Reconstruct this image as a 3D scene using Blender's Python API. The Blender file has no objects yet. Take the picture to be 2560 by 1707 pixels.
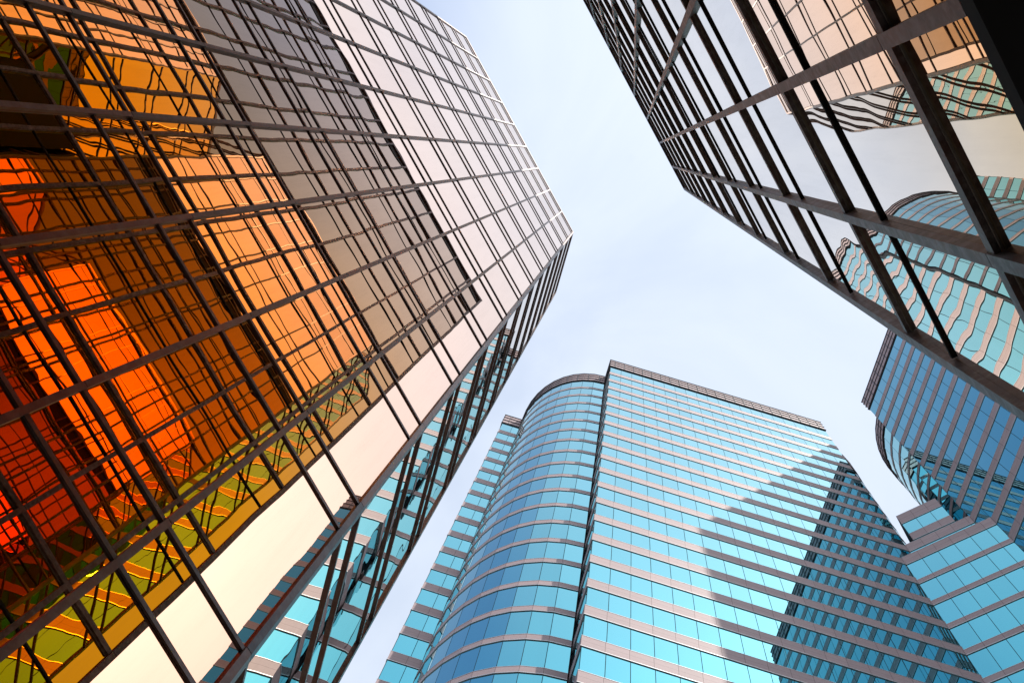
import bpy, bmesh, math, random
from mathutils import Matrix, Vector

random.seed(7)
SC = bpy.context.scene
COL = SC.collection

# ------------------------------------------------------------------ camera
EYE = 1.6
cam_d = bpy.data.cameras.new('camera')
cam = bpy.data.objects.new('camera', cam_d)
COL.objects.link(cam)
cam_d.sensor_width = 36.0
cam_d.lens = 35.65
cam_d.clip_start = 0.05
cam_d.clip_end = 4000.0
_f, _zx, _zy, _a = 2535.10229, 301.907346, -465.409492, 0.492880579   # solved from the photo's vanishing points
_z = Vector((_zx, _zy, _f)).normalized()
_e1 = Vector((0, 0, 1)).cross(_z).normalized()
_e2 = _z.cross(_e1)
_X = math.cos(_a) * _e1 + math.sin(_a) * _e2
_Y = -math.sin(_a) * _e1 + math.cos(_a) * _e2
RIGHT = Vector((_X[0], _Y[0], _z[0]))
DOWN = Vector((_X[1], _Y[1], _z[1]))
FWD = Vector((_X[2], _Y[2], _z[2]))
m3 = Matrix((RIGHT, -DOWN, -FWD)).transposed()
cam.matrix_world = Matrix.Translation((0, 0, EYE)) @ m3.to_4x4()
SC.camera = cam

# ------------------------------------------------------------------ light and sky
SUN_EL = math.radians(53.5)
SUN_DIR = Vector((-0.1476 * math.cos(SUN_EL), -0.989 * math.cos(SUN_EL), math.sin(SUN_EL)))
sun_d = bpy.data.lights.new('sun', 'SUN')
sun_d.energy = 3.6
sun_d.angle = math.radians(0.5)
sun_d.color = (1.0, 0.93, 0.84)
sun = bpy.data.objects.new('sun', sun_d)
COL.objects.link(sun)
sun.rotation_euler = (-SUN_DIR).to_track_quat('-Z', 'Y').to_euler()
sun.location = (0, -60, 150)

world = bpy.data.worlds.new('World')
SC.world = world
world.use_nodes = True
wn, wl = world.node_tree.nodes, world.node_tree.links
wn.clear()
w_out = wn.new('ShaderNodeOutputWorld')
w_bg = wn.new('ShaderNodeBackground')
w_bg.inputs['Strength'].default_value = 0.085
sky = wn.new('ShaderNodeTexSky')
sky.sky_type = 'NISHITA'
sky.sun_disc = False
sky.sun_elevation = SUN_EL
sky.sun_rotation = math.atan2(SUN_DIR.x, SUN_DIR.y)
sky.air_density = 1.0
sky.dust_density = 1.7
sky.ozone_density = 1.6
tc = wn.new('ShaderNodeTexCoord')
mp = wn.new('ShaderNodeMapping')
mp.inputs['Scale'].default_value = (1.6, 1.6, 0.8)
mp.inputs['Rotation'].default_value = (0.2, 0.1, 0.9)
nz = wn.new('ShaderNodeTexNoise')
nz.inputs['Scale'].default_value = 2.2
nz.inputs['Detail'].default_value = 7.0
nz.inputs['Roughness'].default_value = 0.52
nz.inputs['Distortion'].default_value = 0.72
rp = wn.new('ShaderNodeMapRange')
rp.inputs['From Min'].default_value = 0.36
rp.inputs['From Max'].default_value = 0.72
rp.inputs['To Min'].default_value = 0.72
rp.inputs['To Max'].default_value = 1.0
# thin cloud veil: lit by the sky around it, whiter than the blue between
hs = wn.new('ShaderNodeHueSaturation')
hs.inputs['Saturation'].default_value = 0.38
hs.inputs['Value'].default_value = 0.86
mx = wn.new('ShaderNodeMix')
mx.data_type = 'RGBA'
wl.new(tc.outputs['Generated'], mp.inputs['Vector'])
wl.new(mp.outputs['Vector'], nz.inputs['Vector'])
wl.new(nz.outputs['Fac'], rp.inputs['Value'])
wl.new(sky.outputs['Color'], hs.inputs['Color'])
nrm = wn.new('ShaderNodeVectorMath'); nrm.operation = 'NORMALIZE'
wl.new(tc.outputs['Generated'], nrm.inputs[0])
dt = wn.new('ShaderNodeVectorMath'); dt.operation = 'DOT_PRODUCT'
dt.inputs[1].default_value = Vector((-0.42, 0.42, 0.90)).normalized()      # a clearer blue gap in the veil
wl.new(nrm.outputs[0], dt.inputs[0])
gap = wn.new('ShaderNodeMapRange'); gap.interpolation_type = 'SMOOTHSTEP'
gap.inputs['From Min'].default_value = 0.885
gap.inputs['From Max'].default_value = 0.99
gap.inputs['To Min'].default_value = 1.0
gap.inputs['To Max'].default_value = 0.25
wl.new(dt.outputs['Value'], gap.inputs['Value'])
cov = wn.new('ShaderNodeMath'); cov.operation = 'MULTIPLY'
wl.new(rp.outputs['Result'], cov.inputs[0]); wl.new(gap.outputs['Result'], cov.inputs[1])
wl.new(cov.outputs[0], mx.inputs['Factor'])
vivid = wn.new('ShaderNodeHueSaturation')
vivid.inputs['Saturation'].default_value = 1.25
vivid.inputs['Value'].default_value = 1.7
wl.new(sky.outputs['Color'], vivid.inputs['Color'])
wl.new(vivid.outputs['Color'], mx.inputs[6])
ve = wn.new('ShaderNodeVectorMath')
ve.operation = 'ADD'
ve.inputs[1].default_value = (4.9, 5.45, 6.2)
wl.new(hs.outputs['Color'], ve.inputs[0])
wl.new(ve.outputs[0], mx.inputs[7])
wl.new(mx.outputs[2], w_bg.inputs['Color'])
wl.new(w_bg.outputs['Background'], w_out.inputs['Surface'])

SC.view_settings.view_transform = 'Standard'
SC.view_settings.look = 'None'
SC.view_settings.gamma = 1.0
SC.view_settings.exposure = 0.6
SC.view_settings.use_curve_mapping = False
SC.cycles.max_bounces = 16
SC.cycles.glossy_bounces = 14
SC.cycles.diffuse_bounces = 3
SC.cycles.caustics_reflective = False
SC.cycles.caustics_refractive = False
SC.cycles.sample_clamp_indirect = 6.0

# ------------------------------------------------------------------ mesh helpers
class MB:
    def __init__(self):
        self.v, self.f, self.uv = [], [], []

    def face(self, pts, uvs=None):
        n = len(self.v)
        self.v += [tuple(p) for p in pts]
        self.f.append(tuple(range(n, n + len(pts))))
        self.uv.append(uvs or [(0.0, 0.0)] * len(pts))

    def box(self, x0, x1, y0, y1, z0, z1):
        n = len(self.v)
        self.v += [(x0, y0, z0), (x1, y0, z0), (x1, y1, z0), (x0, y1, z0),
                   (x0, y0, z1), (x1, y0, z1), (x1, y1, z1), (x0, y1, z1)]
        for q in ((0, 3, 2, 1), (4, 5, 6, 7), (0, 1, 5, 4), (1, 2, 6, 5), (2, 3, 7, 6), (3, 0, 4, 7)):
            self.f.append(tuple(n + i for i in q))
            self.uv.append([(0.0, 0.0)] * 4)

    def prism(self, poly, z0, z1):
        n, k = len(self.v), len(poly)
        self.v += [(p[0], p[1], z0) for p in poly] + [(p[0], p[1], z1) for p in poly]
        self.f.append(tuple(n + i for i in reversed(range(k))))
        self.f.append(tuple(n + k + i for i in range(k)))
        self.uv += [[(0.0, 0.0)] * k, [(0.0, 0.0)] * k]
        for i in range(k):
            j = (i + 1) % k
            self.f.append((n + i, n + j, n + k + j, n + k + i))
            self.uv.append([(0.0, 0.0)] * 4)

    def strip(self, outer, inner, z0, z1, u0=0.0, seg=None):
        """A closed band between two polylines; u runs along it in metres, v from 0 to 1 across it."""
        n, k = len(self.v), len(outer)
        self.v += [(p[0], p[1], z0) for p in outer] + [(p[0], p[1], z1) for p in outer]
        self.v += [(p[0], p[1], z0) for p in inner] + [(p[0], p[1], z1) for p in inner]
        u = u0
        for i in range(k - 1):
            d = seg or math.dist(outer[i], outer[i + 1])
            a, b = n + i, n + i + 1
            self.f.append((a, b, b + k, a + k)); self.uv.append([(u, 0), (u + d, 0), (u + d, 1), (u, 1)])
            self.f.append((a + 2 * k, a + 3 * k, b + 3 * k, b + 2 * k)); self.uv.append([(0.5, .3)] * 4)
            self.f.append((a, a + 2 * k, b + 2 * k, b)); self.uv.append([(u, 0), (u, 0), (u + d, 0), (u + d, 0)])
            self.f.append((a + k, b + k, b + 3 * k, a + 3 * k)); self.uv.append([(u, 1), (u + d, 1), (u + d, 1), (u, 1)])
            u += d
        for i in (0, k - 1):
            a = n + i
            self.f.append((a, a + k, a + 3 * k, a + 2 * k)); self.uv.append([(0.5, .3)] * 4)

    def obbox(self, c, ax, ay, hx, hy, z0, z1):
        """Upright box: centre c, unit plan axes ax, ay, half sizes hx, hy."""
        self.prism([(c[0] + sx * hx * ax[0] + sy * hy * ay[0], c[1] + sx * hx * ax[1] + sy * hy * ay[1])
                    for sx, sy in ((-1, -1), (1, -1), (1, 1), (-1, 1))], z0, z1)


def build(name, mb, mat, parent=None, origin=(0, 0, 0)):
    me = bpy.data.meshes.new(name)
    me.from_pydata([(x - origin[0], y - origin[1], z - origin[2]) for x, y, z in mb.v], [], mb.f)
    uvl = me.uv_layers.new(name='UVMap')
    i = 0
    for fu in mb.uv:
        for t in fu:
            uvl.data[i].uv = t
            i += 1
    bm = bmesh.new()
    bm.from_mesh(me)
    bmesh.ops.recalc_face_normals(bm, faces=bm.faces)
    bm.to_mesh(me)
    bm.free()
    me.materials.append(mat)
    o = bpy.data.objects.new(name, me)
    COL.objects.link(o)
    if parent is not None:
        o.parent = parent
    return o


def thing(name, label, cat, loc):
    o = bpy.data.objects.new(name, None)
    COL.objects.link(o)
    o.location = loc
    o['label'] = label
    o['category'] = cat
    return o


def offset(poly, d, side):
    """Move an open polyline outwards by d with mitred corners; side is +1 or -1."""
    out, nrm = [], []
    for a, b in zip(poly[:-1], poly[1:]):
        L = math.dist(a, b)
        nrm.append((side * (b[1] - a[1]) / L, -side * (b[0] - a[0]) / L))
    for i, p in enumerate(poly):
        if i == 0:
            n = nrm[0]
        elif i == len(poly) - 1:
            n = nrm[-1]
        else:
            n1, n2 = nrm[i - 1], nrm[i]
            s = 1 + n1[0] * n2[0] + n1[1] * n2[1]
            n = ((n1[0] + n2[0]) / s, (n1[1] + n2[1]) / s)
        out.append((p[0] + n[0] * d, p[1] + n[1] * d))
    return out

# ------------------------------------------------------------------ materials
def new_mat(name):
    m = bpy.data.materials.new(name)
    m.use_nodes = True
    m.node_tree.nodes.clear()
    return m, m.node_tree.nodes, m.node_tree.links


def mirror_glass(name, r0, edge, power, wave, wave_scale, rough=0.0, joint=None, inner=None, inner_mix=0.0):
    """Coated reflective glass: its tint fades to white towards grazing angles, panes slightly wavy."""
    m, n, l = new_mat(name)
    out = n.new('ShaderNodeOutputMaterial')
    geo = n.new('ShaderNodeNewGeometry')
    tex = n.new('ShaderNodeTexNoise')
    tex.inputs['Scale'].default_value = wave_scale
    tex.inputs['Detail'].default_value = 1.5
    tex.inputs['Roughness'].default_value = 0.4
    # every pane has its own waviness: shift the noise from pane to pane
    shift = n.new('ShaderNodeVectorMath'); shift.operation = 'ADD'
    l.new(geo.outputs['Position'], shift.inputs[0])
    cmb = n.new('ShaderNodeCombineXYZ')
    isl = n.new('ShaderNodeMath'); isl.operation = 'MULTIPLY'; isl.inputs[1].default_value = 340.0
    oi = n.new('ShaderNodeObjectInfo')
    rnd = n.new('ShaderNodeMath'); rnd.operation = 'ADD'
    l.new(geo.outputs['Random Per Island'], rnd.inputs[0]); l.new(oi.outputs['Random'], rnd.inputs[1])
    l.new(rnd.outputs[0], isl.inputs[0])
    l.new(isl.outputs[0], cmb.inputs[0])
    if joint:
        uv0 = n.new('ShaderNodeUVMap')
        sp0 = n.new('ShaderNodeSeparateXYZ'); l.new(uv0.outputs[0], sp0.inputs[0])
        d0 = n.new('ShaderNodeMath'); d0.operation = 'DIVIDE'; d0.inputs[1].default_value = joint
        l.new(sp0.outputs['X'], d0.inputs[0])
        f0 = n.new('ShaderNodeMath'); f0.operation = 'FLOOR'; l.new(d0.outputs[0], f0.inputs[0])
        k0 = n.new('ShaderNodeMath'); k0.operation = 'MULTIPLY'; k0.inputs[1].default_value = 7.37
        l.new(f0.outputs[0], k0.inputs[0]); l.new(k0.outputs[0], cmb.inputs[1])
    l.new(cmb.outputs[0], shift.inputs[1])
    l.new(shift.outputs[0], tex.inputs['Vector'])
    bp = n.new('ShaderNodeBump')
    bp.inputs['Strength'].default_value = 1.0
    bp.inputs['Distance'].default_value = wave
    l.new(tex.outputs['Fac'], bp.inputs['Height'])
    lw = n.new('ShaderNodeLayerWeight')
    lw.inputs['Blend'].default_value = 0.5
    pw = n.new('ShaderNodeMath'); pw.operation = 'POWER'
    if isinstance(power, tuple):
        st = n.new('ShaderNodeMapRange'); st.interpolation_type = 'SMOOTHSTEP'
        st.inputs['From Min'].default_value = power[0]; st.inputs['From Max'].default_value = power[1]
        l.new(lw.outputs['Facing'], st.inputs['Value'])
        l.new(st.outputs['Result'], pw.inputs[0]); pw.inputs[1].default_value = 1.0
    else:
        pw.inputs[1].default_value = power
        l.new(lw.outputs['Facing'], pw.inputs[0])
    mix = n.new('ShaderNodeMix'); mix.data_type = 'RGBA'
    mix.inputs[6].default_value = (*r0, 1)
    mix.inputs[7].default_value = (*edge, 1)
    l.new(pw.outputs[0], mix.inputs['Factor'])
    gl = n.new('ShaderNodeBsdfGlossy')
    gl.inputs['Roughness'].default_value = rough
    # pane to pane tint
    cm2 = n.new('ShaderNodeCombineXYZ')
    l.new(rnd.outputs[0], cm2.inputs[0])
    if joint:
        l.new(f0.outputs[0], cm2.inputs[1])
    wz = n.new('ShaderNodeTexWhiteNoise'); wz.noise_dimensions = '2D'
    l.new(cm2.outputs[0], wz.inputs['Vector'])
    tn = n.new('ShaderNodeMapRange')
    tn.inputs['To Min'].default_value = 0.93; tn.inputs['To Max'].default_value = 1.0
    l.new(wz.outputs['Value'], tn.inputs['Value'])
    sc_ = n.new('ShaderNodeVectorMath'); sc_.operation = 'SCALE'
    l.new(mix.outputs[2], sc_.inputs[0]); l.new(tn.outputs[0], sc_.inputs['Scale'])
    l.new(sc_.outputs[0], gl.inputs['Color'])
    l.new(bp.outputs['Normal'], gl.inputs['Normal'])
    last = gl.outputs[0]
    if not joint:
        # a film of dust that has run down the panes in streaks
        dm = n.new('ShaderNodeMapping'); dm.inputs['Scale'].default_value = (5.0, 5.0, 0.35)
        l.new(shift.outputs[0], dm.inputs['Vector'])
        dn = n.new('ShaderNodeTexNoise'); dn.inputs['Scale'].default_value = 1.6
        dn.inputs['Detail'].default_value = 7; dn.inputs['Roughness'].default_value = 0.65
        l.new(dm.outputs[0], dn.inputs['Vector'])
        dr = n.new('ShaderNodeMapRange')
        dr.inputs['From Min'].default_value = 0.45; dr.inputs['From Max'].default_value = 0.8
        dr.inputs['To Max'].default_value = 0.06
        l.new(dn.outputs['Fac'], dr.inputs['Value'])
        dd = n.new('ShaderNodeBsdfDiffuse'); dd.inputs['Color'].default_value = (0.35, 0.31, 0.27, 1)
        dx = n.new('ShaderNodeMixShader')
        l.new(dr.outputs[0], dx.inputs[0]); l.new(last, dx.inputs[1]); l.new(dd.outputs[0], dx.inputs[2])
        last = dx.outputs[0]
    if inner is not None:
        uv = n.new('ShaderNodeUVMap')
        sep = n.new('ShaderNodeSeparateXYZ')
        l.new(uv.outputs[0], sep.inputs[0])
        dv = n.new('ShaderNodeMath'); dv.operation = 'DIVIDE'
        dv.inputs[1].default_value = joint
        l.new(sep.outputs['X'], dv.inputs[0])
        fr = n.new('ShaderNodeMath'); fr.operation = 'FRACT'
        l.new(dv.outputs[0], fr.inputs[0])
        # columns and blinds seen faintly behind the panes
        cc = n.new('ShaderNodeMath'); cc.operation = 'GREATER_THAN'
        cc.inputs[1].default_value = 0.62
        l.new(fr.outputs[0], cc.inputs[0])
        im = n.new('ShaderNodeMix'); im.data_type = 'RGBA'
        im.inputs[6].default_value = (*inner, 1)
        im.inputs[7].default_value = (*[c * 0.25 for c in inner], 1)
        l.new(cc.outputs[0], im.inputs['Factor'])
        df = n.new('ShaderNodeBsdfDiffuse')
        l.new(im.outputs[2], df.inputs['Color'])
        ms = n.new('ShaderNodeMixShader')
        ms.inputs[0].default_value = inner_mix
        l.new(last, ms.inputs[1]); l.new(df.outputs[0], ms.inputs[2])
        # sealant joints between panes
        j1 = n.new('ShaderNodeMath'); j1.operation = 'LESS_THAN'
        j1.inputs[1].default_value = 0.03
        l.new(fr.outputs[0], j1.inputs[0])
        jd = n.new('ShaderNodeBsdfDiffuse')
        jd.inputs['Color'].default_value = (0.03, 0.05, 0.06, 1)
        ms2 = n.new('ShaderNodeMixShader')
        l.new(j1.outputs[0], ms2.inputs[0])
        l.new(ms.outputs[0], ms2.inputs[1]); l.new(jd.outputs[0], ms2.inputs[2])
        last = ms2.outputs[0]
    l.new(last, out.inputs['Surface'])
    return m


def painted_metal(name, base, rust, amount, rough, metallic, worn, spec=0.5):
    m, n, l = new_mat(name)
    out = n.new('ShaderNodeOutputMaterial')
    p = n.new('ShaderNodeBsdfPrincipled')
    geo = n.new('ShaderNodeNewGeometry')
    t1 = n.new('ShaderNodeTexNoise'); t1.inputs['Scale'].default_value = 1.3
    t1.inputs['Detail'].default_value = 6
    l.new(geo.outputs['Position'], t1.inputs['Vector'])
    t2 = n.new('ShaderNodeTexNoise'); t2.inputs['Scale'].default_value = 38.0
    t2.inputs['Detail'].default_value = 4
    l.new(geo.outputs['Position'], t2.inputs['Vector'])
    isl = n.new('ShaderNodeMath'); isl.operation = 'MULTIPLY_ADD'
    isl.inputs[1].default_value = 0.45; isl.inputs[2].default_value = -0.22
    l.new(geo.outputs['Random Per Island'], isl.inputs[0])
    ad = n.new('ShaderNodeMath'); ad.operation = 'ADD'
    l.new(t1.outputs['Fac'], ad.inputs[0]); l.new(isl.outputs[0], ad.inputs[1])
    ad2 = n.new('ShaderNodeMath'); ad2.operation = 'MULTIPLY_ADD'
    ad2.inputs[1].default_value = 0.35
    l.new(t2.outputs['Fac'], ad2.inputs[0]); l.new(ad.outputs[0], ad2.inputs[2])
    mr = n.new('ShaderNodeMapRange')
    mr.inputs['From Min'].default_value = 0.55; mr.inputs['From Max'].default_value = 1.0
    mr.inputs['To Max'].default_value = amount
    l.new(ad2.outputs[0], mr.inputs['Value'])
    mix = n.new('ShaderNodeMix'); mix.data_type = 'RGBA'
    mix.inputs[6].default_value = (*base, 1); mix.inputs[7].default_value = (*rust, 1)
    l.new(mr.outputs[0], mix.inputs['Factor'])
    t4 = n.new('ShaderNodeTexNoise'); t4.inputs['Scale'].default_value = 7.0
    t4.inputs['Detail'].default_value = 8; t4.inputs['Roughness'].default_value = 0.7
    l.new(geo.outputs['Position'], t4.inputs['Vector'])
    m4 = n.new('ShaderNodeMapRange')
    m4.inputs['From Min'].default_value = 0.44; m4.inputs['From Max'].default_value = 0.64
    m4.inputs['To Max'].default_value = worn
    l.new(t4.outputs['Fac'], m4.inputs['Value'])
    mx4 = n.new('ShaderNodeMix'); mx4.data_type = 'RGBA'
    l.new(m4.outputs[0], mx4.inputs['Factor'])
    l.new(mix.outputs[2], mx4.inputs[6]); mx4.inputs[7].default_value = (0.30, 0.27, 0.26, 1)
    l.new(mx4.outputs[2], p.inputs['Base Color'])
    p.inputs['Metallic'].default_value = metallic
    p.inputs['Specular IOR Level'].default_value = spec
    rr = n.new('ShaderNodeMapRange')
    rr.inputs['To Min'].default_value = rough * 0.8; rr.inputs['To Max'].default_value = rough * 1.25
    l.new(t2.outputs['Fac'], rr.inputs['Value'])
    l.new(rr.outputs[0], p.inputs['Roughness'])
    bp = n.new('ShaderNodeBump'); bp.inputs['Strength'].default_value = 0.25
    bp.inputs['Distance'].default_value = 0.003
    l.new(t2.outputs['Fac'], bp.inputs['Height'])
    l.new(bp.outputs['Normal'], p.inputs['Normal'])
    l.new(p.outputs[0], out.inputs['Surface'])
    return m


def granite(name, base, panel, rows):
    m, n, l = new_mat(name)
    out = n.new('ShaderNodeOutputMaterial')
    p = n.new('ShaderNodeBsdfPrincipled')
    geo = n.new('ShaderNodeNewGeometry')
    t = n.new('ShaderNodeTexNoise'); t.inputs['Scale'].default_value = 9.0
    t.inputs['Detail'].default_value = 8; t.inputs['Roughness'].default_value = 0.7
    l.new(geo.outputs['Position'], t.inputs['Vector'])
    uv = n.new('ShaderNodeUVMap')
    sep = n.new('ShaderNodeSeparateXYZ'); l.new(uv.outputs[0], sep.inputs[0])
    dv = n.new('ShaderNodeMath'); dv.operation = 'DIVIDE'; dv.inputs[1].default_value = panel
    l.new(sep.outputs['X'], dv.inputs[0])
    fu = n.new('ShaderNodeMath'); fu.operation = 'FRACT'; l.new(dv.outputs[0], fu.inputs[0])
    fl = n.new('ShaderNodeMath'); fl.operation = 'FLOOR'; l.new(dv.outputs[0], fl.inputs[0])
    mv = n.new('ShaderNodeMath'); mv.operation = 'MULTIPLY'; mv.inputs[1].default_value = rows
    l.new(sep.outputs['Y'], mv.inputs[0])
    fv = n.new('ShaderNodeMath'); fv.operation = 'FRACT'; l.new(mv.outputs[0], fv.inputs[0])
    # panel to panel tone
    cmb = n.new('ShaderNodeCombineXYZ')
    l.new(fl.outputs[0], cmb.inputs[0])
    sz = n.new('ShaderNodeSeparateXYZ'); l.new(geo.outputs['Position'], sz.inputs[0])
    zf = n.new('ShaderNodeMath'); zf.operation = 'SNAP'; zf.inputs[1].default_value = 3.75
    l.new(sz.outputs['Z'], zf.inputs[0]); l.new(zf.outputs[0], cmb.inputs[1])
    wnz = n.new('ShaderNodeTexWhiteNoise'); wnz.noise_dimensions = '2D'
    l.new(cmb.outputs[0], wnz.inputs['Vector'])
    tone = n.new('ShaderNodeMath'); tone.operation = 'MULTIPLY_ADD'
    tone.inputs[1].default_value = 0.10; tone.inputs[2].default_value = 0.90
    l.new(wnz.outputs['Value'], tone.inputs[0])
    t3 = n.new('ShaderNodeMath'); t3.operation = 'MULTIPLY_ADD'
    t3.inputs[1].default_value = 0.30
    l.new(t.outputs['Fac'], t3.inputs[0])
    sb = n.new('ShaderNodeMath'); sb.operation = 'SUBTRACT'; sb.inputs[1].default_value = 0.13
    l.new(tone.outputs[0], sb.inputs[0]); l.new(sb.outputs[0], t3.inputs[2])
    vm = n.new('ShaderNodeVectorMath'); vm.operation = 'SCALE'
    vm.inputs[0].default_value = base
    l.new(t3.outputs[0], vm.inputs['Scale'])
    # open joints
    ju = n.new('ShaderNodeMath'); ju.operation = 'LESS_THAN'; ju.inputs[1].default_value = 0.022
    l.new(fu.outputs[0], ju.inputs[0])
    jv = n.new('ShaderNodeMath'); jv.operation = 'LESS_THAN'; jv.inputs[1].default_value = 0.03 if rows > 1 else -1.0
    l.new(fv.outputs[0], jv.inputs[0])
    jm = n.new('ShaderNodeMath'); jm.operation = 'MAXIMUM'
    l.new(ju.outputs[0], jm.inputs[0]); l.new(jv.outputs[0], jm.inputs[1])
    mix = n.new('ShaderNodeMix'); mix.data_type = 'RGBA'
    l.new(jm.outputs[0], mix.inputs['Factor'])
    l.new(vm.outputs[0], mix.inputs[6])
    mix.inputs[7].default_value = (base[0] * .35, base[1] * .3, base[2] * .32, 1)
    l.new(mix.outputs[2], p.inputs['Base Color'])
    p.inputs['Roughness'].default_value = 0.6
    p.inputs['Specular IOR Level'].default_value = 0.25
    l.new(p.outputs[0], out.inputs['Surface'])
    return m


def plain(name, col, rough=0.6, metallic=0.0, noise=0.15, scale=3.0):
    m, n, l = new_mat(name)
    out = n.new('ShaderNodeOutputMaterial')
    p = n.new('ShaderNodeBsdfPrincipled')
    geo = n.new('ShaderNodeNewGeometry')
    t = n.new('ShaderNodeTexNoise'); t.inputs['Scale'].default_value = scale
    t.inputs['Detail'].default_value = 6
    l.new(geo.outputs['Position'], t.inputs['Vector'])
    mr = n.new('ShaderNodeMapRange')
    mr.inputs['To Min'].default_value = 1 - noise; mr.inputs['To Max'].default_value = 1 + noise
    l.new(t.outputs['Fac'], mr.inputs['Value'])
    vm = n.new('ShaderNodeVectorMath'); vm.operation = 'SCALE'
    vm.inputs[0].default_value = col
    l.new(mr.outputs[0], vm.inputs['Scale'])
    l.new(vm.outputs[0], p.inputs['Base Color'])
    p.inputs['Roughness'].default_value = rough
    p.inputs['Metallic'].default_value = metallic
    l.new(p.outputs[0], out.inputs['Surface'])
    return m


H = 54.5            # roof of the two gold towers above the eye
HC = 132.0          # roof of the two teal towers above the eye
PANEL = 0.01069 * HC

M_GOLD = mirror_glass('gold_mirror_glass', (0.92, 0.56, 0.37), (0.99, 0.96, 0.92), 3.6, 0.0030, 0.6)
M_GOLD_B = mirror_glass('pale_gold_mirror_glass', (0.95, 0.50, 0.015), (0.95, 0.88, 0.81), (0.51, 0.87), 0.0040, 0.65)
M_TEAL = mirror_glass('teal_mirror_glass', (0.065, 0.43, 0.54), (0.82, 0.99, 1.0), 3.3, 0.0012, 0.5,
                      joint=PANEL, inner=(0.0, 0.10, 0.14), inner_mix=0.05)
M_BRONZE = painted_metal('weathered_bronze_metal', (0.06, 0.05, 0.054), (0.24, 0.09, 0.05), 0.75, 0.38, 0.35, 0.25)
M_BRONZE_B = painted_metal('stained_bronze_metal', (0.055, 0.046, 0.047), (0.18, 0.08, 0.055), 0.9, 0.5, 0.15, 0.6)
M_BLACK = plain('black_metal', (0.006, 0.0055, 0.005), 0.9)
M_GRANITE = granite('pink_granite', (0.36, 0.275, 0.28), PANEL, 2)
M_GRANITE1 = granite('pink_granite_single_course', (0.36, 0.275, 0.28), PANEL, 1)
M_TRIM = plain('pale_aluminium_trim', (0.5, 0.5, 0.52), 0.4, 0.5, 0.06)
M_RAIL = plain('dark_parapet_rail', (0.05, 0.05, 0.06), 0.5)
M_SEAL = plain('mottled_sealant', (0.20, 0.17, 0.13), 0.8, 0.0, 0.7, 14.0)
M_CORE = plain('dark_core', (0.02, 0.02, 0.022), 0.8)
M_ROOF = plain('roof_felt', (0.18, 0.18, 0.18), 0.9)
M_PAVE = plain('pavement_stone', (0.22, 0.21, 0.20), 0.8, 0.0, 0.25, 1.5)

# ------------------------------------------------------------------ ground
g = MB()
g.face([(-1500, -1500, 0), (1500, -1500, 0), (1500, 1500, 0), (-1500, 1500, 0)])
gr = build('pavement', g, M_PAVE)
gr['kind'] = 'structure'

# ------------------------------------------------------------------ the two gold towers
def zz(h, S):
    return h * S + EYE


def pane(mb, a, b, z0, z1, n, tilt):
    """One glass pane from plan point a to b, standing a hair out of true."""
    d = [random.uniform(-tilt, tilt) for _ in range(3)]
    offs = (d[0], d[1], d[1] + d[2], d[0] + d[2])
    pts = [(a[0], a[1], z0), (b[0], b[1], z0), (b[0], b[1], z1), (a[0], a[1], z1)]
    mb.face([(p[0] + n[0] * o, p[1] + n[1] * o, p[2]) for p, o in zip(pts, offs)])


def bar(mb, a, b, n, d0, d1, z0, z1):
    """A bar from plan point a to b standing from d0 to d1 out along n."""
    mb.prism([(a[0] + n[0] * d0, a[1] + n[1] * d0), (b[0] + n[0] * d0, b[1] + n[1] * d0),
              (b[0] + n[0] * d1, b[1] + n[1] * d1), (a[0] + n[0] * d1, a[1] + n[1] * d1)], z0, z1)


def post(mb, c, t, n, w, d0, d1, levels, gap):
    """A vertical mullion built of one length per storey."""
    a = (c[0] - t[0] * w / 2, c[1] - t[1] * w / 2)
    b = (c[0] + t[0] * w / 2, c[1] + t[1] * w / 2)
    for z0, z1 in zip(levels[:-1], levels[1:]):
        bar(mb, a, b, n, d0, d1, z0, z1 - gap)


def panes_for(root, name, mat, cells, org, tilt, keep=99):
    """cells: (a, b, z0, z1, n), lowest first; the nearest `keep` are parts, the far rest one part."""
    rest = MB()
    for i, (a, b, z0, z1, n) in enumerate(cells):
        mb = MB() if i < keep else rest
        pane(mb, a, b, z0, z1, n, tilt)
        if i < keep:
            build(name, mb, mat, root, org)
    if rest.f:
        o = build(name, rest, mat, root, org)
        o['kind'] = 'stuff'


# ---- the left tower: front face along X, chamfered corner at 45 degrees
AG, AF = 4.692, 4.65                     # glass plane, mullion fronts
AX0, AX1, ABAY = -0.1765 * H, 0.0375 * H, 0.02378 * H
A_UP = [0.9956 - 0.066 * k for k in range(16)]
A_LO = [u - 0.0147 for u in A_UP]
orgA = ((AX0 + AX1) / 2, AG + 6, 0)
tA = thing('gold_glass_tower', 'gold mirror glass tower with a thin brown grid, filling the left half of the view',
           'office tower', orgA)
S45 = math.sqrt(0.5)
nF, tF = (0.0, -1.0), (1.0, 0.0)
nS, tS = (S45, -S45), (S45, S45)          # chamfer face
dA = AG - AF
cornF = (AX1, AF)                        # outer corner of the corner post
SL = 0.0607 * H
endF = (cornF[0] + tS[0] * SL, cornF[1] + tS[1] * SL)
gx1 = AX1 - dA * math.tan(math.pi / 8)
ins = 0.06
gA1 = (gx1, AG)
gS1 = (gA1[0] + tS[0] * SL, gA1[1] + tS[1] * SL)
NOTCH = 2.42                              # half width and depth of the V notch beyond the front face
gV0 = (AX0 + dA * math.tan(math.pi / 8), AG)
gVm = (AX0 - NOTCH, AG + NOTCH + dA * .41)
gV1 = (AX0 - 2 * NOTCH - dA * math.tan(math.pi / 8), AG)
AX2 = AX0 - 2 * NOTCH
AX3 = AX2 - ABAY * 9
body = MB()
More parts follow.
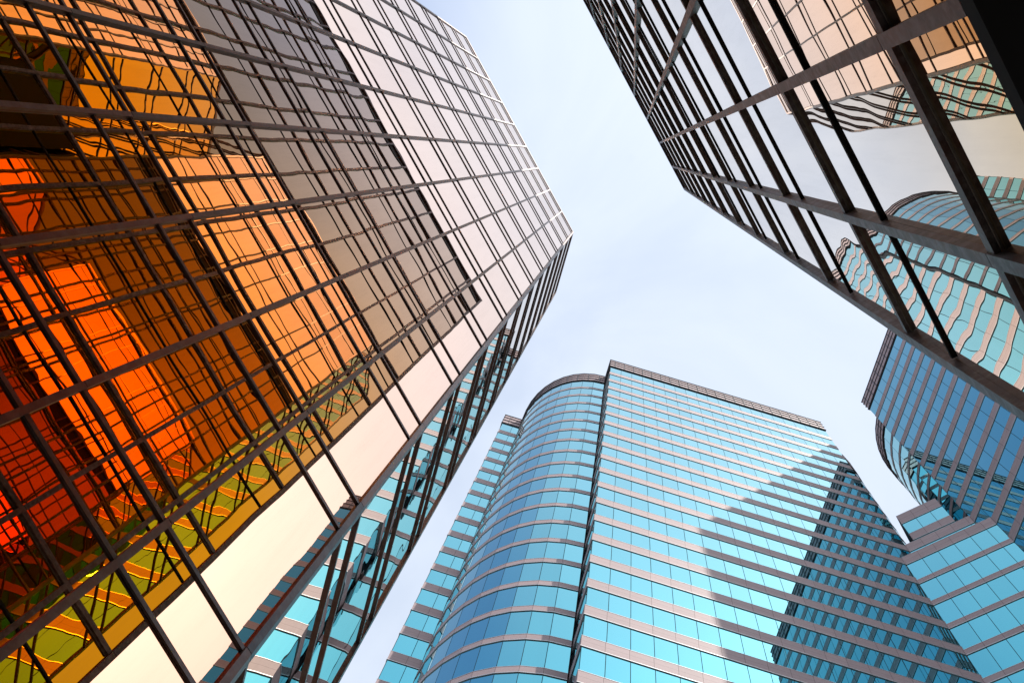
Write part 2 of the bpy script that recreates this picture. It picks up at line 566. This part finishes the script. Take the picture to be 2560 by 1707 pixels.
body.prism([(gV0[0] + ins, AG + ins), (gA1[0] - ins * .4, AG + ins), (gS1[0] - ins * S45, gS1[1] + ins * S45), (gS1[0] - ins * S45, 22), (AX3, 22),
            (AX3, AG + ins), (gV1[0] - ins * .4, AG + ins), (gVm[0], gVm[1] + ins * 1.4)], 0.0, zz(0.999, H))
bA = build('body', body, M_CORE, tA, orgA)
lev = [0.0] + [zz(u, H) for u in reversed(A_UP)]


def corner_post(name, c, t1, n1, t2, n2, w, d, mat, root, org, levels):
    """L-shaped post round an outward corner c; t1 runs into the corner, t2 out of it."""
    p1 = (c[0] - t1[0] * w, c[1] - t1[1] * w)
    p2 = (c[0] + t2[0] * w, c[1] + t2[1] * w)
    s_ = 1 + n1[0] * n2[0] + n1[1] * n2[1]
    m = (c[0] - d * (n1[0] + n2[0]) / s_, c[1] - d * (n1[1] + n2[1]) / s_)
    mb = MB()
    for z0, z1 in zip(levels[:-1], levels[1:]):
        mb.prism([p1, c, p2, (p2[0] - n2[0] * d, p2[1] - n2[1] * d), m, (p1[0] - n1[0] * d, p1[1] - n1[1] * d)], z0, z1 - .012)
    build(name, mb, mat, root, org)


corner_post('corner_mullion', cornF, tF, nF, tS, nS, .075, dA, M_BRONZE, tA, orgA, lev)
nV, tV = (-S45, -S45), (-S45, S45)        # notch face next to the front
nW, tW = (S45, -S45), (-S45, -S45)        # far notch face
corner_post('corner_mullion', (AX0, AF), (-1.0, 0.0), nF, tV, nV, .075, dA, M_BRONZE, tA, orgA, lev)
corner_post('corner_mullion', (AX2, AF), tW, nW, (-1.0, 0.0), nF, .075, dA, M_BRONZE, tA, orgA, lev)
for x in [AX1 - ABAY * k for k in range(1, 9)] + [AX2 - ABAY * k for k in range(1, 10)]:
    mb = MB()
    post(mb, (x, AG), tF, nF, 0.065, 0.0, dA, lev, .012)
    build('mullion', mb, M_BRONZE, tA, orgA)
mb = MB()
post(mb, (gS1[0], gS1[1]), tS, nS, 0.09, 0.0, dA, lev, .012)
build('mullion', mb, M_BRONZE, tA, orgA)
mb = MB()
post(mb, (gVm[0], gVm[1] - .05), tF, nF, 0.10, 0.0, .05, lev, .012)
build('mullion', mb, M_BRONZE, tA, orgA)
# transoms, one bar per line and face; faces run left to right as seen from the alley
faces = [('transom', (gV0[0] + .05, AG), (gA1[0] - .05, AG), nF, .022),
         ('chamfer_transom', (gA1[0] + tS[0] * .08, gA1[1] + tS[1] * .08), (gS1[0] - tS[0] * .05, gS1[1] - tS[1] * .05), nS, .034),
         ('notch_transom', (gV0[0] + tV[0] * .08, gV0[1] + tV[1] * .08), (gVm[0] - tV[0] * .06, gVm[1] - tV[1] * .06), nV, .036),
         ('notch_transom', (gVm[0] + tW[0] * .06, gVm[1] + tW[1] * .06), (gV1[0] - tW[0] * .08, gV1[1] - tW[1] * .08), nW, .036),
         ('transom', (gV1[0] - .05, AG), (AX3, AG), nF, .022)]
for k in range(16):
    for h in (A_UP[k], A_LO[k]):
        z = zz(h, H)
        if z < 0.3:
            continue
        for nm, a_, b_, n_, d_ in faces:
            mb = MB()
            bar(mb, a_, b_, n_, 0.0, d_, z - 0.055, z)
            build(nm, mb, M_BRONZE, tA, orgA)
# panes
vis, spa, cvis, cspa = [], [], [], []
for k in reversed(range(16)):
    zt = zz(A_LO[k], H)
    zb = zz(A_UP[k + 1], H) if k < 15 else 0.0
    zu = zz(A_UP[k], H)
    for i in range(9):
        x0 = AX1 - ABAY * (i + 1) if i < 8 else gV0[0]
        x1 = AX1 - ABAY * i if i else gA1[0]
        if zt > zb:
            vis.append(((x0, AG), (x1, AG), zb, zt, nF))
        spa.append(((x0, AG), (x1, AG), max(zt, 0.05), zu, nF))
    for a_, b_, n_ in ((gA1, gS1, nS), (gV0, gVm, nV), (gVm, gV1, nW)):
        if zt > zb:
            cvis.append((a_, b_, zb, zt, n_))
        cspa.append((a_, b_, max(zt, 0.05), zu, n_))
for k in reversed(range(16)):
    zt = zz(A_LO[k], H)
    zb = zz(A_UP[k + 1], H) if k < 15 else 0.0
    zu = zz(A_UP[k], H)
    for i in range(9):
        x0, x1 = AX2 - ABAY * (i + 1), AX2 - ABAY * i
        if i == 0:
            x1 = gV1[0]
        if zt > zb:
            vis.append(((x0, AG), (x1, AG), zb, zt, nF))
        spa.append(((x0, AG), (x1, AG), max(zt, 0.05), zu, nF))
panes_for(tA, 'window_pane', M_GOLD, vis, orgA, 0.0022)
panes_for(tA, 'spandrel_pane', M_GOLD, spa, orgA, 0.0012)
panes_for(tA, 'chamfer_window', M_GOLD_B, cvis, orgA, 0.0025)
panes_for(tA, 'chamfer_spandrel', M_GOLD_B, cspa, orgA, 0.0015)
# dark infill added to blacken the lower notch in the mirror reflections
mb = MB()
mb.prism([(gVm[0] - 1.75, AG + .55), (gVm[0] + 1.75, AG + .55), (gVm[0], gVm[1] - .12)], 0.0, zz(0.665, H))
build('dark_infill', mb, M_BLACK, tA, orgA)
# coping
mb = MB()
mb.strip([(AX3, AF + .01), (AX2 + .004, AF + .01), (AX0 - NOTCH, AF + NOTCH + .01), (AX0 - .004, AF + .01), (cornF[0] - .004, AF + .01), (endF[0] - .01, endF[1])],
         [(AX3, AG + .3), (gV1[0] - .12, AG + .3), (gVm[0], gVm[1] + .4), (gV0[0] + .12, AG + .3), (gA1[0] - .12, AG + .3), (gS1[0] - .3 * S45, gS1[1] + .3 * S45)], zz(0.9962, H), zz(1.0, H))
build('roof_coping', mb, M_BRONZE, tA, orgA)

# ---- the right tower: front face along X, overhanging a black recess at its foot
HB = 1.004 * H
BG, BF = -1.550, -1.485
dB = BF - BG
BX1, BBAY, NB = 0.0532 * HB, 0.02539 * HB, 15
BX0 = BX1 - BBAY * NB
B_THIN = [0.1600 + 0.0747 * k for k in range(12)]
B_THICK = [0.1112 + 0.0745 * k for k in range(12)]
B_BOT = 0.0845
orgB = ((BX0 + BX1) / 2, BG - 8, 0)
tB = thing('gold_glass_tower', 'gold mirror glass tower with heavy stained frames above a black soffit, at upper right',
           'office tower', orgB)
nB = (0.0, 1.0)
nBS, tBS = (1.0, 0.0), (0.0, -1.0)
gB1 = (BX1 - dB, BG)
body = MB()
body.prism([(BX0, BG - ins), (gB1[0] - ins, BG - ins), (gB1[0] - ins, -20), (BX0, -20)], zz(B_BOT, HB) + .02, zz(0.999, HB))
bB = build('body', body, M_CORE, tB, orgB)
base = MB()
base.prism([(BX0 + .3, BG - 3.0), (gB1[0] - 1.5, BG - 3.0), (gB1[0] - 1.5, -19), (BX0 + .3, -19)], 0.0, zz(B_BOT, HB) - .02)
build('recessed_base', base, M_BLACK, tB, orgB)
sof = MB()
sof.prism([(BX0, BF), (BX1, BF), (BX1, -20), (BX0, -20)], zz(B_BOT, HB) - .14, zz(B_BOT, HB))
build('soffit', sof, M_BLACK, tB, orgB)
levB = [zz(B_BOT, HB) + .01] + [zz(h, HB) for h in B_THICK]
levB.append(zz(0.9965, HB))
for k in range(NB + 1):
    x = BX1 - BBAY * k
    mb = MB()
    if k == 0:
        for z0, z1 in zip(levB[:-1], levB[1:]):
            mb.prism([(BX1 - 0.11, BF), (BX1, BF), (BX1 + tBS[0] * .11, BF + tBS[1] * .11),
                      (BX1 + tBS[0] * .11 - nBS[0] * dB, BF + tBS[1] * .11 - nBS[1] * dB), gB1, (BX1 - 0.11, BG)], z0, z1 - .012)
        build('corner_mullion', mb, M_BRONZE_B, tB, orgB)
    else:
        post(mb, (x, BG), tF, nB, 0.095, 0.0, dB, levB, .012)
        build('mullion', mb, M_BRONZE_B, tB, orgB)
for hs_, nm, dep, hh in ((B_THIN, 'slim_transom', 0.024, 0.05), (B_THICK, 'deep_transom', 0.050, 0.12)):
    for h in hs_:
        z = zz(h, HB)
        mb = MB()
        bar(mb, (BX0, BG), (gB1[0] - .06, BG), nB, 0.0, dep, z - hh, z)
        to = build(nm, mb, M_BLACK if nm == 'slim_transom' else M_BRONZE_B, tB, orgB)
        if nm == 'deep_transom':
            mb = MB()
            bar(mb, (BX0, BG), (gB1[0] - .06, BG), nB, 0.0, 0.012, z - hh - .03, z - hh - .002)
            build('sealant_bead', mb, M_SEAL, to, orgB)
edges = sorted([B_BOT] + B_THIN + B_THICK)
vis, spa, cside = [], [], []
gS = (gB1[0], -19.9)
for z0, z1 in zip(edges[:-1], edges[1:]):
    for i in range(NB):
        x0, x1 = BX1 - BBAY * (i + 1), BX1 - BBAY * i
        if i == 0:
            x1 = gB1[0]
        c = ((x0, BG), (x1, BG), zz(z0, HB), zz(z1, HB), nB)
        (vis if z1 - z0 > 0.035 else spa).append(c)
    cside.append((gB1, gS, zz(z0, HB), zz(z1, HB), nBS))
near = lambda c: math.hypot((c[0][0] + c[1][0]) / 2 - 2.0, c[2] * 0.5)
vis.sort(key=near); spa.sort(key=near)
panes_for(tB, 'window_pane', M_GOLD_B, vis, orgB, 0.0028)
panes_for(tB, 'spandrel_pane', M_GOLD_B, spa, orgB, 0.0015)
panes_for(tB, 'end_window', M_GOLD_B, cside, orgB, 0.002)
mb = MB()
mb.strip([(BX0, BF), (BX1, BF), (BX1, -20)], [(BX0, BG - .3), (BX1 - .4, BG - .3), (BX1 - .4, -20)], zz(0.9965, HB), zz(1.0, HB))
build('roof_coping', mb, M_BRONZE_B, tB, orgB)

# ------------------------------------------------------------------ the two teal towers and the block between them
CT = (0.3796, 0.1750)
MIR = -0.0598                           # the blue tower mirrors the teal one about this line
HALF, DIST, DEPTH = 0.1069, 0.19297, 0.0181
CYL_D, CYL_R = 0.1527, 0.0669
NB_LO, NB_HI = -5, 18
cen = lambda n: 0.4004 + 0.03 * n


def tower_plan(mirror):
    def tp(p):
        y = p[1]
        if mirror:
            y = 2 * MIR - y
        return (p[0] * HC, y * HC)

    def rot(p, k):
        x, y = p[0] - CT[0], p[1] - CT[1]
        for _ in range(k % 4):
            x, y = -y, x
        return (x + CT[0], y + CT[1])
    s = S45
    runs = {}
    for k in range(4):
        n, t = (-s, -s), (s, -s)
        f0 = (CT[0] + n[0] * DIST - t[0] * HALF, CT[1] + n[1] * DIST - t[1] * HALF)
        f1 = (CT[0] + n[0] * DIST + t[0] * HALF, CT[1] + n[1] * DIST + t[1] * HALF)
        b0 = (f0[0] - n[0] * DEPTH * 1.3, f0[1] - n[1] * DEPTH * 1.3)
        b1 = (f1[0] - n[0] * DEPTH * 1.3, f1[1] - n[1] * DEPTH * 1.3)
        runs['wing', k] = [tp(rot(p, k)) for p in (b0, f0, f1, b1)]
        c = (CT[0] - CYL_D, CT[1])
        arc = []
        for j in range(11):
            a = math.radians(135 + 9 * j)
            arc.append((c[0] + CYL_R * math.cos(a), c[1] + CYL_R * math.sin(a)))
        runs['bay', k] = [tp(rot(p, k)) for p in arc]
    inner = [tp(rot((CT[0] - .11, CT[1] + sg * .11), 0)) for sg in (1,)]
    return runs, tp


def banded(part, run, side, half, mats, org, bands, u0, top, seg=None):
    """Granite spandrel bands, window bands, pale trims and a railed parapet along one run of facade."""
    lo = None
    for i, n_ in enumerate(bands):
        z0, z1 = zz(cen(n_) - half, HC), zz(cen(n_) + half, HC)
        sb = MB()
        sb.strip(offset(run, 0.03, side), offset(run, -0.10, side), z0, z1, u0, seg)
        so = build('spandrel_band', sb, mats[0], part, org)
        tr = MB()
        tr.strip(offset(run, 0.055, side), offset(run, -0.10, side), z0 - 0.06, z0 - 0.002, u0)
        build('soffit_trim', tr, M_TRIM, part, org)
        tr = MB()
        tr.strip(offset(run, 0.045, side), offset(run, -0.10, side), z1 + 0.002, z1 + 0.035, u0)
        build('sill_trim', tr, M_TRIM, part, org)
        gz1 = zz(cen(n_ + 1) - half, HC) - .075 if n_ != bands[-1] else top - 0.08
        wb = MB()
        wb.strip(offset(run, 0.0, side), offset(run, -0.09, side), z1 + .055, gz1, u0, seg)
        build('window_band', wb, mats[1], part, org)


def parapet(part, run, side, z0, z1, org, step):
    pb = MB()
    pb.strip(offset(run, 0.04, side), offset(run, -0.25, side), z0, z1 - .03, 0.0)
    po = build('parapet', pb, M_GRANITE1, part, org)
    rl = MB()
    for f_ in (0.0, 0.34, 0.67, 0.97):
        z = z0 + (z1 - z0) * f_
        rl.strip(offset(run, 0.14, side), offset(run, 0.042, side), z - .03, z + .04, 0.0)
    for a, b in zip(run[:-1], run[1:]):
        L = math.dist(a, b)
        t = ((b[0] - a[0]) / L, (b[1] - a[1]) / L)
        n = (side * t[1], -side * t[0])
        m_ = max(1, round(L / step))
        for j in range(m_):
            u = (j + .5) * L / m_
            c = (a[0] + t[0] * u + n[0] * .08, a[1] + t[1] * u + n[1] * .08)
            rl.obbox(c, t, n, .025, .035, z0 - .05, z1)
    build('parapet_rail', rl, M_RAIL, part, org)


def teal_tower(name, label, mirror):
    runs, tp = tower_plan(mirror)
    c = tp(CT)
    org = (c[0], c[1], 0.0)
    root = thing(name, label, 'office tower', org)
    side = -1 if mirror else 1
    # a run whose outward side is wrong way round would sink its bands: check on the bay
    mid = runs['bay', 0][5]
    test = offset(runs['bay', 0], 0.5, side)[5]
    if math.dist(test, c) < math.dist(mid, c):
        side = -side
    top = zz(0.9706, HC)
    core = MB()
    core.prism([((p[0] - c[0]) * .93 + c[0], (p[1] - c[1]) * .93 + c[1]) for k in range(4) for p in runs['bay', k][:1] + runs['bay', k][-1:]], 0.0, zz(0.985, HC))
    build('core', core, M_ROOF, root, org)
    for k in range(4):
        for kind in ('wing', 'bay'):
            run = runs[kind, k]
            inn = offset(run, -0.12, side)
            mb = MB()
            if kind == 'wing':
                deep = [(p[0] * .9 + c[0] * .1, p[1] * .9 + c[1] * .1) for p in (inn[3], inn[0])]
                mb.prism(inn + deep, 0.0, zz(0.99, HC))
            else:
                deep = [(p[0] * .8 + c[0] * .2, p[1] * .8 + c[1] * .2) for p in (inn[-1], inn[0])]
                mb.prism(inn + deep, 0.0, zz(0.99, HC))
            front = k in (0, 1) if kind == 'bay' else k in (0, 3)
            if not mirror:
                front = (kind == 'bay' and k in (0, 1)) or (kind == 'wing' and k in (0, 3))
            part = build('rounded_bay' if kind == 'bay' else 'wing', mb, M_GRANITE1, root, org)
            if front:
                half = 0.0045 if kind == 'wing' else 0.0025
                u0 = -math.dist(run[0], run[1]) if kind == 'wing' else 0.0
                banded(part, run, side, half, (M_GRANITE if kind == 'wing' else M_GRANITE1, M_TEAL), org,
                       list(range(NB_LO, NB_HI + 1)), u0, top, PANEL if kind == 'bay' else None)
                parapet(part, run, side, top, zz(1.0, HC), org, 0.0095 * HC)
    return root, runs


tC, runsC = teal_tower('banded_glass_tower', 'pale teal glass tower striped with pink granite, a rounded bay on its left', False)
tD, runsD = teal_tower('banded_glass_tower', 'deep blue glass tower striped with mauve granite, half hidden behind the upper right gold tower', True)

# the stepped block in the corner between them
LX = [(0.3115, 0.6470), (0.3190, 0.6774), (0.3266, 0.7425)]
orgL = (0.33 * HC, MIR * HC, 0.0)
tL = thing('connecting_block', 'lower stepped block with bright blue windows wedged between the teal tower and the blue tower', 'building', orgL)
for i, (x, top) in enumerate(LX):
    y0 = 0.2817 - x
    y1 = 2 * MIR - y0
    run = [(x * HC, (y0 + .0004) * HC), (x * HC, (y1 - .0004) * HC)]
    sd = 1
    if offset(run, 1.0, sd)[0][0] > run[0][0]:
        sd = -1
    inn = offset(run, -0.12, sd)
    mb = MB()
    xb = (0.40 if i == 2 else LX[i + 1][0] + .0006) * HC
    mb.prism([inn[0], inn[1], (xb, inn[1][1]), (xb, inn[0][1])], 0.0, zz(top, HC) - .05)
    part = build('terrace_tier', mb, M_GRANITE1, tL, orgL)
    if i == 0:
        sp = [(0.6357, 0.6470)] + [(0.6062 - .03 * j, 0.6112 - .03 * j) for j in range(13)]
    elif i == 1:
        sp = [(0.6660, 0.6774), (0.642, 0.648)]
    else:
        sp = [(0.7270, 0.7425), (0.696, 0.707), (0.668, 0.676)]
    M_G2 = M_GRANITE
    for j, (a, b) in enumerate(sp):
        z0, z1 = zz(a, HC), zz(b, HC)
        s_ = MB(); s_.strip(offset(run, .03, sd), offset(run, -.1, sd), z0, z1)
        build('spandrel_band', s_, M_GRANITE if j == 0 else M_GRANITE1, part, orgL)
        t_ = MB(); t_.strip(offset(run, .055, sd), offset(run, -.1, sd), z0 - .06, z0 - .002)
        build('soffit_trim', t_, M_TRIM, part, orgL)
        t_ = MB(); t_.strip(offset(run, .045, sd), offset(run, -.1, sd), z1 + .002, z1 + .035)
        build('sill_trim', t_, M_TRIM, part, orgL)
        if j + 1 < len(sp):
            w_ = MB(); w_.strip(offset(run, 0, sd), offset(run, -.09, sd), zz(sp[j + 1][1], HC) + .055, z0 - .075)
            build('window_band', w_, M_TEAL, part, orgL)
